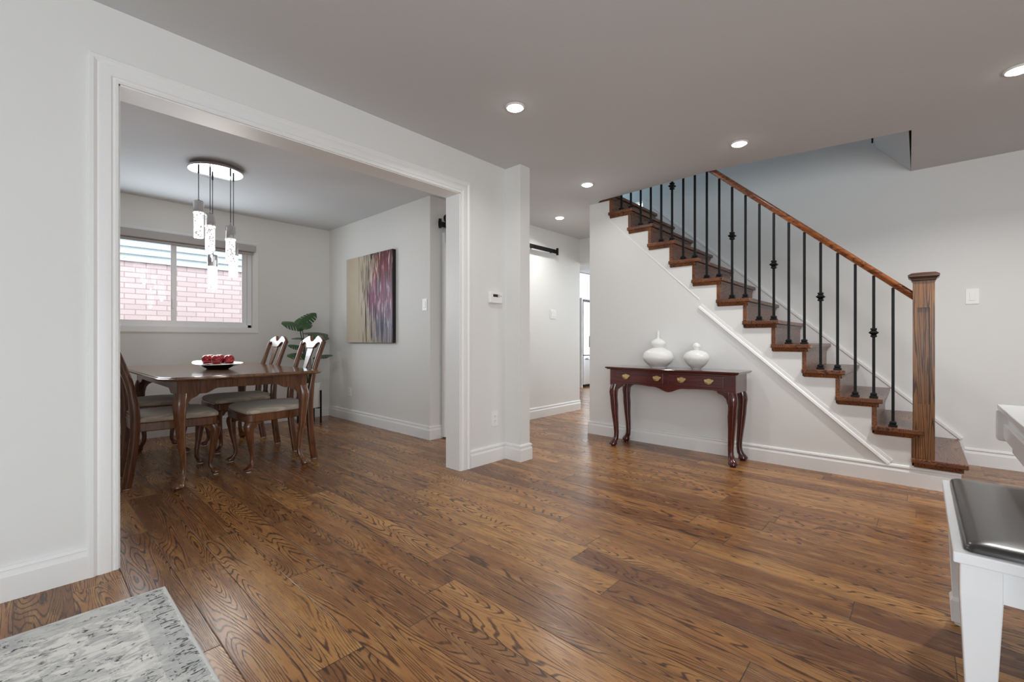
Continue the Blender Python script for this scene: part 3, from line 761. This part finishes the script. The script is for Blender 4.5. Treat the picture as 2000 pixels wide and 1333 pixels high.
# ------------------------------------------------------------------ pendant chandelier
pc = Vector((-4.353, 1.094, ZC))
pe = thing('pendant_chandelier', 'chrome chandelier of five lit bubble-glass pendants over dining table', 'chandelier', pc)
def disc(r, z): return [(pc.x+r*math.cos(2*PI*i/48), pc.y+r*math.sin(2*PI*i/48), z) for i in range(48)]
obj('canopy', MB().loft([disc(.165, ZC), disc(.165, ZC-.022), disc(.196, ZC-.024), disc(.198, ZC-.034), disc(.194, ZC-.038)]), 'chrome', pe, smooth=30)
for (x, y, zt_, zm, zb_) in ((-4.367, .975, 2.136, 2.043, 1.834), (-4.352, 1.052, 2.041, 1.943, 1.742), (-4.250, 1.172, 1.946, 1.839, 1.646), (-4.470, 1.098, 1.723, 1.624, 1.437), (-4.372, 1.228, 1.821, 1.721, 1.538)):
    p = obj('pendant', MB().lathe([(.006, .03), (.006, .012), (.012, .004), (.034, 0), (.037, -.004), (.037, zm-zt_+.002), (.033, zm-zt_)], (x, y, zt_), 28), 'chrome', pe, smooth=40)
    obj('cord', MB().lathe([(.0028, 0), (.0028, ZC-.075-zt_), (.006, ZC-.074-zt_), (.006, ZC-.038-zt_)], (x, y, zt_), 8), 'darksteel', p)
    obj('crystal', MB().lathe([(.039, zm-zt_), (.039, zm-zt_-.010), (.0345, zm-zt_-.012), (.0345, zb_-zt_+.004), (.031, zb_-zt_)], (x, y, zt_), 28), 'crystal', p, smooth=40, label='glowing bubble-filled glass cylinder')
    ld = bpy.data.lights.new('pendant_glow', 'POINT'); ld.energy = 3.0; ld.shadow_soft_size = .015; ld.color = (1, .96, .9)
    lo = bpy.data.objects.new('pendant_glow', ld); COL.objects.link(lo); lo.location = (x, y, zb_-.022); lo.parent = pe; lo.matrix_parent_inverse = parent_world(pe).inverted()

# ------------------------------------------------------------------ recessed ceiling lights
LAMPS = [(-1.849, 2.053, 5, 'round recessed ceiling light nearest the dining room opening'),
         (-.979, 3.539, 6, 'round recessed ceiling light above the stair railing'),
         (-2.275, 3.523, 2.5, 'round recessed ceiling light over the console end of the stair wall'),
         (-3.134, 4.263, 8, 'round recessed ceiling light in the hall near the barn door rail'),
         (.386, 3.570, 22, 'round recessed ceiling light cut by the right edge of the photo')]
def ceiling_lamp(x, y, e):
    ld = bpy.data.lights.new('downlight', 'AREA'); ld.shape = 'DISK'; ld.size = .085; ld.energy = e; ld.color = (1, .98, .955); ld.spread = 2.6
    lo = bpy.data.objects.new('downlight', ld); COL.objects.link(lo); lo.location = (x, y, ZC-.022)
    return lo
for (x, y, e, lab) in LAMPS:
    r = thing('recessed_light', lab, 'ceiling light', (x, y, ZC), 0, 'recessed ceiling lights')
    obj('trim_ring', MB().lathe([(.046, 0), (.060, 0), (.060, -.004), (.052, -.009), (.046, -.007)], (x, y, ZC), 36), 'plastic', r, smooth=40)
    obj('lens', MB().lathe([(.047, -.002), (.046, -.010), (.036, -.016), (.020, -.019), (.002, -.020)], (x, y, ZC), 36), 'lens', r, smooth=60)
    lo = ceiling_lamp(x, y, e); lo.parent = r; lo.matrix_parent_inverse = parent_world(r).inverted()

# ------------------------------------------------------------------ wall fittings
def plate(name, label, cat, o, ux_, nx, w_, h_, rockers=0, sockets=0, tog=0):
    """o: centre on the wall, ux_: along the wall, nx: out of the wall"""
    o = Vector(o); ux_ = Vector(ux_); nx = Vector(nx)
    t_ = thing(name, label, cat, o)
    def bx(u0, u1, z0, z1, d0, d1):
        return MB().addv([tuple(o+ux_*u+nx*d+Vector((0, 0, z))) for d in (d0, d1) for u, z in ((u0, z0), (u1, z0), (u1, z1), (u0, z1))],
                         [(0, 1, 2, 3), (4, 5, 6, 7), (0, 1, 5, 4), (1, 2, 6, 5), (2, 3, 7, 6), (3, 0, 4, 7)])
    obj('plate', bx(-w_/2, w_/2, -h_/2, h_/2, 0, .006), 'plastic', t_, bevel=.002)
    for i in range(rockers):
        c_ = (i-(rockers-1)/2)*.046
        obj('rocker', bx(c_-.0165, c_+.0165, -.033, .033, .005, .0095), 'plastic', t_, bevel=.0015)
    for i in range(sockets):
        zc = .019 if i == 0 else -.019
        s_ = obj('socket', bx(-.016, .016, zc-.014, zc+.014, .005, .008), 'plastic', t_, bevel=.003)
        sl = bx(-.007, -.0045, zc, zc+.008, .007, .0086)
        k = bx(.0045, .007, zc, zc+.008, .007, .0086); sl.addv(k.v, k.f)
        k = bx(-.002, .002, zc-.009, zc-.005, .007, .0086); sl.addv(k.v, k.f)
        obj('slots', sl, 'hole', s_)
    return t_
plate('light_switch', 'single white rocker switch on the wall right of the newel post', 'light switch', (.306, YR, 1.345), (1, 0, 0), (0, -1, 0), .078, .122, rockers=1)
plate('light_switch', 'white light switch on the dining wall beside the painting', 'light switch', (-3.693, YD, 1.353), (1, 0, 0), (0, -1, 0), .075, .120, rockers=1)
plate('light_switch', 'double white switch on the hall wall under the door rail', 'light switch', (XH, 4.76, 1.335), (0, 1, 0), (1, 0, 0), .116, .118, rockers=2)
plate('power_outlet', 'white power outlet below the thermostat by the column', 'outlet', (XL, 2.620, .349), (0, 1, 0), (1, 0, 0), .074, .118, sockets=2)
plate('power_outlet', 'white power outlet below the painting in the dining room', 'outlet', (-5.218, YD, .358), (1, 0, 0), (0, -1, 0), .072, .116, sockets=2)
th = thing('thermostat', 'white digital thermostat on the wall beside the opening', 'thermostat', (XL, 2.62, 1.34))
obj('body', MB().box(XL, XL+.028, 2.545, 2.692, 1.298, 1.388), 'plastic', th, bevel=.006, seg=3)
obj('screen', MB().box(XL+.026, XL+.0295, 2.578, 2.632, 1.348, 1.370), 'dark_plastic', th)
for (yb_, z_) in ((2.645, 1.364), (2.645, 1.352), (2.668, 1.358)):
    obj('button', MB().box(XL+.026, XL+.0298, yb_-.004, yb_+.004, z_-.003, z_+.003), 'hole', th)
pt = thing('painting', 'abstract canvas of beige, red and purple drips on dining wall', 'painting', (-4.72, YD, 1.47))
PX0, PX1, PZ0, PZ1 = -5.222, -4.212, .965, 1.982
obj('canvas', MB().box(PX0, PX1, YD-.046, YD-.044, PZ0, PZ1), 'canvas', pt)
obj('edge', MB().box(PX0, PX1, YD-.044, YD-.002, PZ0, PZ1), 'canvas_edge', pt, label='black wrapped canvas edge')

# sliding barn door and its rail
bd = thing('barn_door', 'white sliding barn door hung on a black rail in the hall', 'door', (XH+.04, 3.4, 0))
dp = obj('door_panel', MB().box(XH+.022, XH+.062, 2.874, 3.83, .012, 2.085), 'trim', bd, bevel=.003)
xr = XH+.075
rr = obj('rail', MB().box(xr-.004, xr+.004, 2.787, 4.778, 2.128, 2.180), 'iron', bd, bevel=.001, seg=1)
for y in (2.95, 3.62, 4.30, 4.70):
    obj('spacer', MB().tube([(XH, y, 2.154), (xr, y, 2.154), (xr+.012, y, 2.154)], .012, 10, up=(0, 0, 1)), 'iron', rr)
for y in (2.905, 3.74):
    hg = MB().box(xr+.006, xr+.012, y-.022, y+.022, 1.98, 2.26)
    hg.tube([(xr-.012, y, 2.225), (xr+.006, y, 2.225)], .045, 20)
    obj('hanger', hg, 'iron', bd)
for y in (2.806, 4.755):
    obj('stop', MB().box(xr-.010, xr+.014, y-.012, y+.012, 2.112, 2.205), 'iron', rr, bevel=.003)

# ------------------------------------------------------------------ kitchen glimpse
fg = thing('refrigerator', 'stainless steel refrigerator glimpsed in the kitchen past the hall', 'refrigerator', (-5.5, 8.33, 0))
FX, FY0, FY1 = -5.16, 7.86, 8.77
obj('cabinet', MB().box(-5.95, FX-.06, FY0, FY1, .05, 1.82), 'darksteel', fg, bevel=.006)
obj('kickplate', MB().box(-5.9, FX-.07, FY0+.01, FY1-.01, .0, .05), 'iron', fg)
ym = (FY0+FY1)/2
for (y0, y1, yh) in ((FY0, ym-.003, ym-.05), (ym+.003, FY1, ym+.05)):
    o = obj('door', MB().box(FX-.055, FX, y0, y1, .675, 1.79), 'steel', fg, bevel=.012, seg=3)
    obj('handle', MB().tube([(FX, yh, .85), (FX+.05, yh, .86), (FX+.05, yh, 1.50), (FX, yh, 1.51)], .012, 10), 'steel', o)
o = obj('freezer_drawer', MB().box(FX-.055, FX, FY0, FY1, .06, .662), 'steel', fg, bevel=.012, seg=3)
obj('handle', MB().tube([(FX, FY0+.08, .60), (FX+.05, FY0+.09, .60), (FX+.05, FY1-.09, .60), (FX, FY1-.08, .60)], .012, 10), 'steel', o)
obj('dispenser', MB().box(FX-.002, FX+.006, FY0+.20, FY0+.36, .84, 1.08), 'dark_plastic', fg, bevel=.004)
kc = thing('kitchen_cabinet', 'white kitchen cabinet above the refrigerator', 'cabinet', (-5.6, 8.33, 1.86))
obj('body', MB().box(-6.15, -5.40, FY0-.02, FY1+.02, 1.87, 2.33), 'white_lacquer', kc)
for y0, y1 in ((FY0-.015, ym-.003), (ym+.003, FY1+.015)):
    obj('door', MB().box(-5.40, -5.38, y0, y1, 1.88, 2.32), 'white_lacquer', kc, bevel=.004)
obj('side_panel', MB().box(-6.15, -5.185, FY0-.03, FY0-.006, 0, 1.868), 'white_lacquer', kc)
obj('crown', MB().prism([(-5.40, 2.33), (-5.34, 2.42), (-6.15, 2.42), (-6.15, 2.33)], lambda x, z: (x, FY0-.03, z), lambda x, z: (x, FY1+.03, z)), 'white_lacquer', kc)

# ------------------------------------------------------------------ plant
random.seed(4)
pl = thing('monstera_plant', 'green monstera in a white ribbed pot on a black stand behind the chairs', 'potted plant', (-5.43, 2.33, 0))
PB = Vector((-5.43, 2.33, .50))
def leaf(base, tip, width, nrm, droop=.25, slits=4):
    base = Vector(base); tip = Vector(tip); D = tip-base; L = D.length; D.normalize()
    N = Vector(nrm); S = D.cross(N).normalized(); N = S.cross(D).normalized()
    half = []
    out = [(-.10, .16), (-.13, .34), (-.05, .46), (.10, .53), (.25, .55)]
    for i in range(slits):
        a = .30+.58*i/slits
        wv_ = .55*math.sqrt(max(0., 1-((a-.25)/.78)**2))
        out += [(a, wv_), (a+.015, wv_*.42), (a+.035, wv_*.40), (a+.05, wv_*.97)]
    out += [(.93, .17), (1.0, .0)]
    pts = [(0, 0)]+out+[(u, -v_) for u, v_ in reversed(out[:-1])]
    vs = []
    for u, v_ in pts:
        z = -droop*L*(abs(v_)**1.6)*1.1-.18*L*u*u+.06*L*u
        vs.append(tuple(base+D*(u*L)+S*(v_*width)+N*z))
    m = MB(); m.addv(vs, [tuple(range(len(vs)))])
    # midrib row keeps the fold
    return m
def leafobj(base, tip, width, nrm, droop=.25):
    m = leaf(base, tip, width, nrm, droop)
    # fan around midrib points
    base = Vector(base); tip = Vector(tip)
    lf = obj('leaf', m, 'leaf', pl)
    bm = bmesh.new(); bm.from_mesh(lf.data); bmesh.ops.triangulate(bm, faces=bm.faces[:]); bm.to_mesh(lf.data); bm.free()
    sd = lf.modifiers.new('thick', 'SOLIDIFY'); sd.thickness = .0015
    a = PB+Vector((random.uniform(-.03, .03), random.uniform(-.03, .03), -.03)); b_ = base
    mid = (a+b_)/2+Vector((b_.x-a.x, b_.y-a.y, 0))*.12*-1
    path = sm([tuple(a), tuple(mid), tuple(b_)], 6)
    obj('stem', MB().tube(path, .0045, 6), 'stem', lf)
X = -5.43
leafobj((X, 2.215, 1.175), (X+.03, 2.010, 1.200), .20, (.55, -.1, .85), .35)
leafobj((X-.02, 2.215, 1.19), (X-.02, 2.415, 1.345), .17, (.6, -.3, .75), .3)
leafobj((X, 2.24, 1.185), (X+.10, 2.30, 1.145), .17, (.75, 0, .65), .2)
leafobj((X, 2.32, 1.06), (X-.02, 2.57, 1.092), .22, (.35, 0, .95), .22)
leafobj((X+.02, 2.34, 1.05), (X+.16, 2.50, 1.03), .20, (.5, 0, .9), .3)
leafobj((X-.02, 2.26, 1.02), (X-.03, 2.13, 1.025), .10, (.2, 0, 1), .2)
leafobj((X, 2.25, .915), (X, 2.085, .945), .15, (.4, 0, .92), .3)
leafobj((X+.03, 2.24, .83), (X+.05, 2.06, .822), .20, (.35, 0, .95), .35)
leafobj((X, 2.44, .80), (X, 2.62, .828), .12, (.2, 0, 1), .2)
leafobj((X, 2.40, .79), (X+.1, 2.52, .80), .12, (.3, 0, 1), .2)
m = MB(); rgs = []
for z, r_ in ((.185, .108), (.19, .113), (.47, .125), (.485, .125), (.485, .115), (.46, .113)):
    rgs.append([(-5.43+(r_+.0025*(i % 2))*math.cos(2*PI*i/96), 2.33+(r_+.0025*(i % 2))*math.sin(2*PI*i/96), z) for i in range(96)])
po = obj('pot', m.loft(rgs), 'pot', pl)
obj('soil', MB().rings([(-5.43, 2.33, .455, .112, .112), (-5.43, 2.33, .47, .108, .108)], 32), 'soil', po)
m = MB()
for k in range(4):
    a = PI/4+PI/2*k; m.box(-5.43+.136*math.cos(a)-.008, -5.43+.136*math.cos(a)+.008, 2.33+.136*math.sin(a)-.008, 2.33+.136*math.sin(a)+.008, 0, .39)
for k in (0, 1):
    a = PI/4+PI/2*k; q = Vector((math.cos(a), math.sin(a), 0))*.136
    m.tube([tuple(Vector((-5.43, 2.33, .178))-q), tuple(Vector((-5.43, 2.33, .178))+q)], .007, 8)
obj('stand', m, 'iron', pl)

# ------------------------------------------------------------------ rug
tag(obj('area_rug', MB().box(-2.243, .55, -1.75, .388, .0, .010), 'rug', bevel=.004), 'grey and cream distressed area rug on the oak floor', 'rug')

# ------------------------------------------------------------------ piano bench and piano
BX0, BX1, BY0, BY1, BZ = .058, .44, 1.512, 2.262, .490
be = thing('piano_bench', 'white piano bench with black padded seat', 'bench', ((BX0+BX1)/2, (BY0+BY1)/2, 0))
fr = MB().box(BX0, BX1, BY0, BY1, BZ-.026, BZ)
obj('seat_frame', fr, 'white_lacquer', be, bevel=.003)
def cush(ins, z):
    x0, x1, y0, y1 = BX0+.020+ins, BX1-.020-ins, BY0+.020+ins, BY1-.020-ins
    r = .018
    pts = []
    for cx_, cy_, a0 in ((x1-r, y0+r, -PI/2), (x1-r, y1-r, 0), (x0+r, y1-r, PI/2), (x0+r, y0+r, PI)):
        for i in range(5):
            a = a0+PI/2*i/4; pts.append((cx_+r*math.cos(a), cy_+r*math.sin(a), z))
    return pts
obj('seat', MB().loft([cush(0, BZ-.004), cush(-.001, BZ+.006), cush(.002, BZ+.013), cush(.010, BZ+.019), cush(.03, BZ+.023), cush(.08, BZ+.026)]), 'leather', be, smooth=60)
mb = MB().box(BX0+.03, BX1-.03, BY0+.022, BY0+.04, BZ-.105, BZ-.026).box(BX0+.03, BX1-.03, BY1-.04, BY1-.022, BZ-.105, BZ-.026)
mb.box(BX0+.022, BX0+.04, BY0+.03, BY1-.03, BZ-.105, BZ-.026).box(BX1-.04, BX1-.022, BY0+.03, BY1-.03, BZ-.105, BZ-.026)
obj('apron', mb, 'white_lacquer', be)
for (lx, ly) in ((BX0+.048, BY0+.048), (BX1-.048, BY0+.048), (BX0+.048, BY1-.040), (BX1-.048, BY1-.040)):
    def q(h, z): return [(lx-h, ly-h, z), (lx+h, ly-h, z), (lx+h, ly+h, z), (lx-h, ly+h, z)]
    l = obj('leg', MB().loft([q(.036, BZ-.026), q(.036, BZ-.10), q(.024, .105), q(.024, .10), q(.030, .088), q(.026, .012)]), 'white_lacquer', be, bevel=.002, seg=1)
    obj('glide', MB().rings([(lx, ly, 0, .018, .018), (lx, ly, .0125, .018, .018)], 14), 'glide', l)
pn = thing('piano', 'white digital piano behind the bench', 'piano', (.45, 1.9, 0))
GX, GY0, GY1, GZ = .222, 1.22, 2.622, .742
obj('lid', MB().box(GX+.004, .62, GY0, GY1, GZ-.020, GZ), 'white_lacquer', pn, bevel=.003)
def cheek(y0, y1):
    p_ = [(GX, GZ-.021), (GX, .610), (GX+.006, .602), (GX+.045, .600), (.60, .600), (.60, GZ-.021)]
    return MB().prism(p_, lambda x, z: (x, y0, z), lambda x, z: (x, y1, z))
obj('cheek', cheek(GY1-.028, GY1), 'white_lacquer', pn, bevel=.003)
obj('cheek', cheek(GY0, GY0+.028), 'white_lacquer', pn, bevel=.003)
obj('fallboard', MB().box(GX+.030, GX+.045, GY0+.028, GY1-.028, .672, GZ-.021), 'white_lacquer', pn)
obj('key_slip', MB().box(GX+.018, GX+.042, GY0+.028, GY1-.028, .612, .671), 'white_lacquer', pn, bevel=.003)
obj('key_bed', MB().box(GX+.042, .60, GY0+.028, GY1-.028, .560, .612), 'white_lacquer', pn)
for y0 in (GY1-.045, GY0+.01):
    p_ = [(GX+.058, .602), (GX+.105, .520), (GX+.11, 0), (.60, 0), (.60, .602)]
    obj('leg', MB().prism(p_, lambda x, z: (x, y0, z), lambda x, z: (x, y0+.035, z)), 'white_lacquer', pn, bevel=.003)
obj('back_panel', MB().box(.56, .58, GY0+.045, GY1-.045, .10, .56), 'white_lacquer', pn)
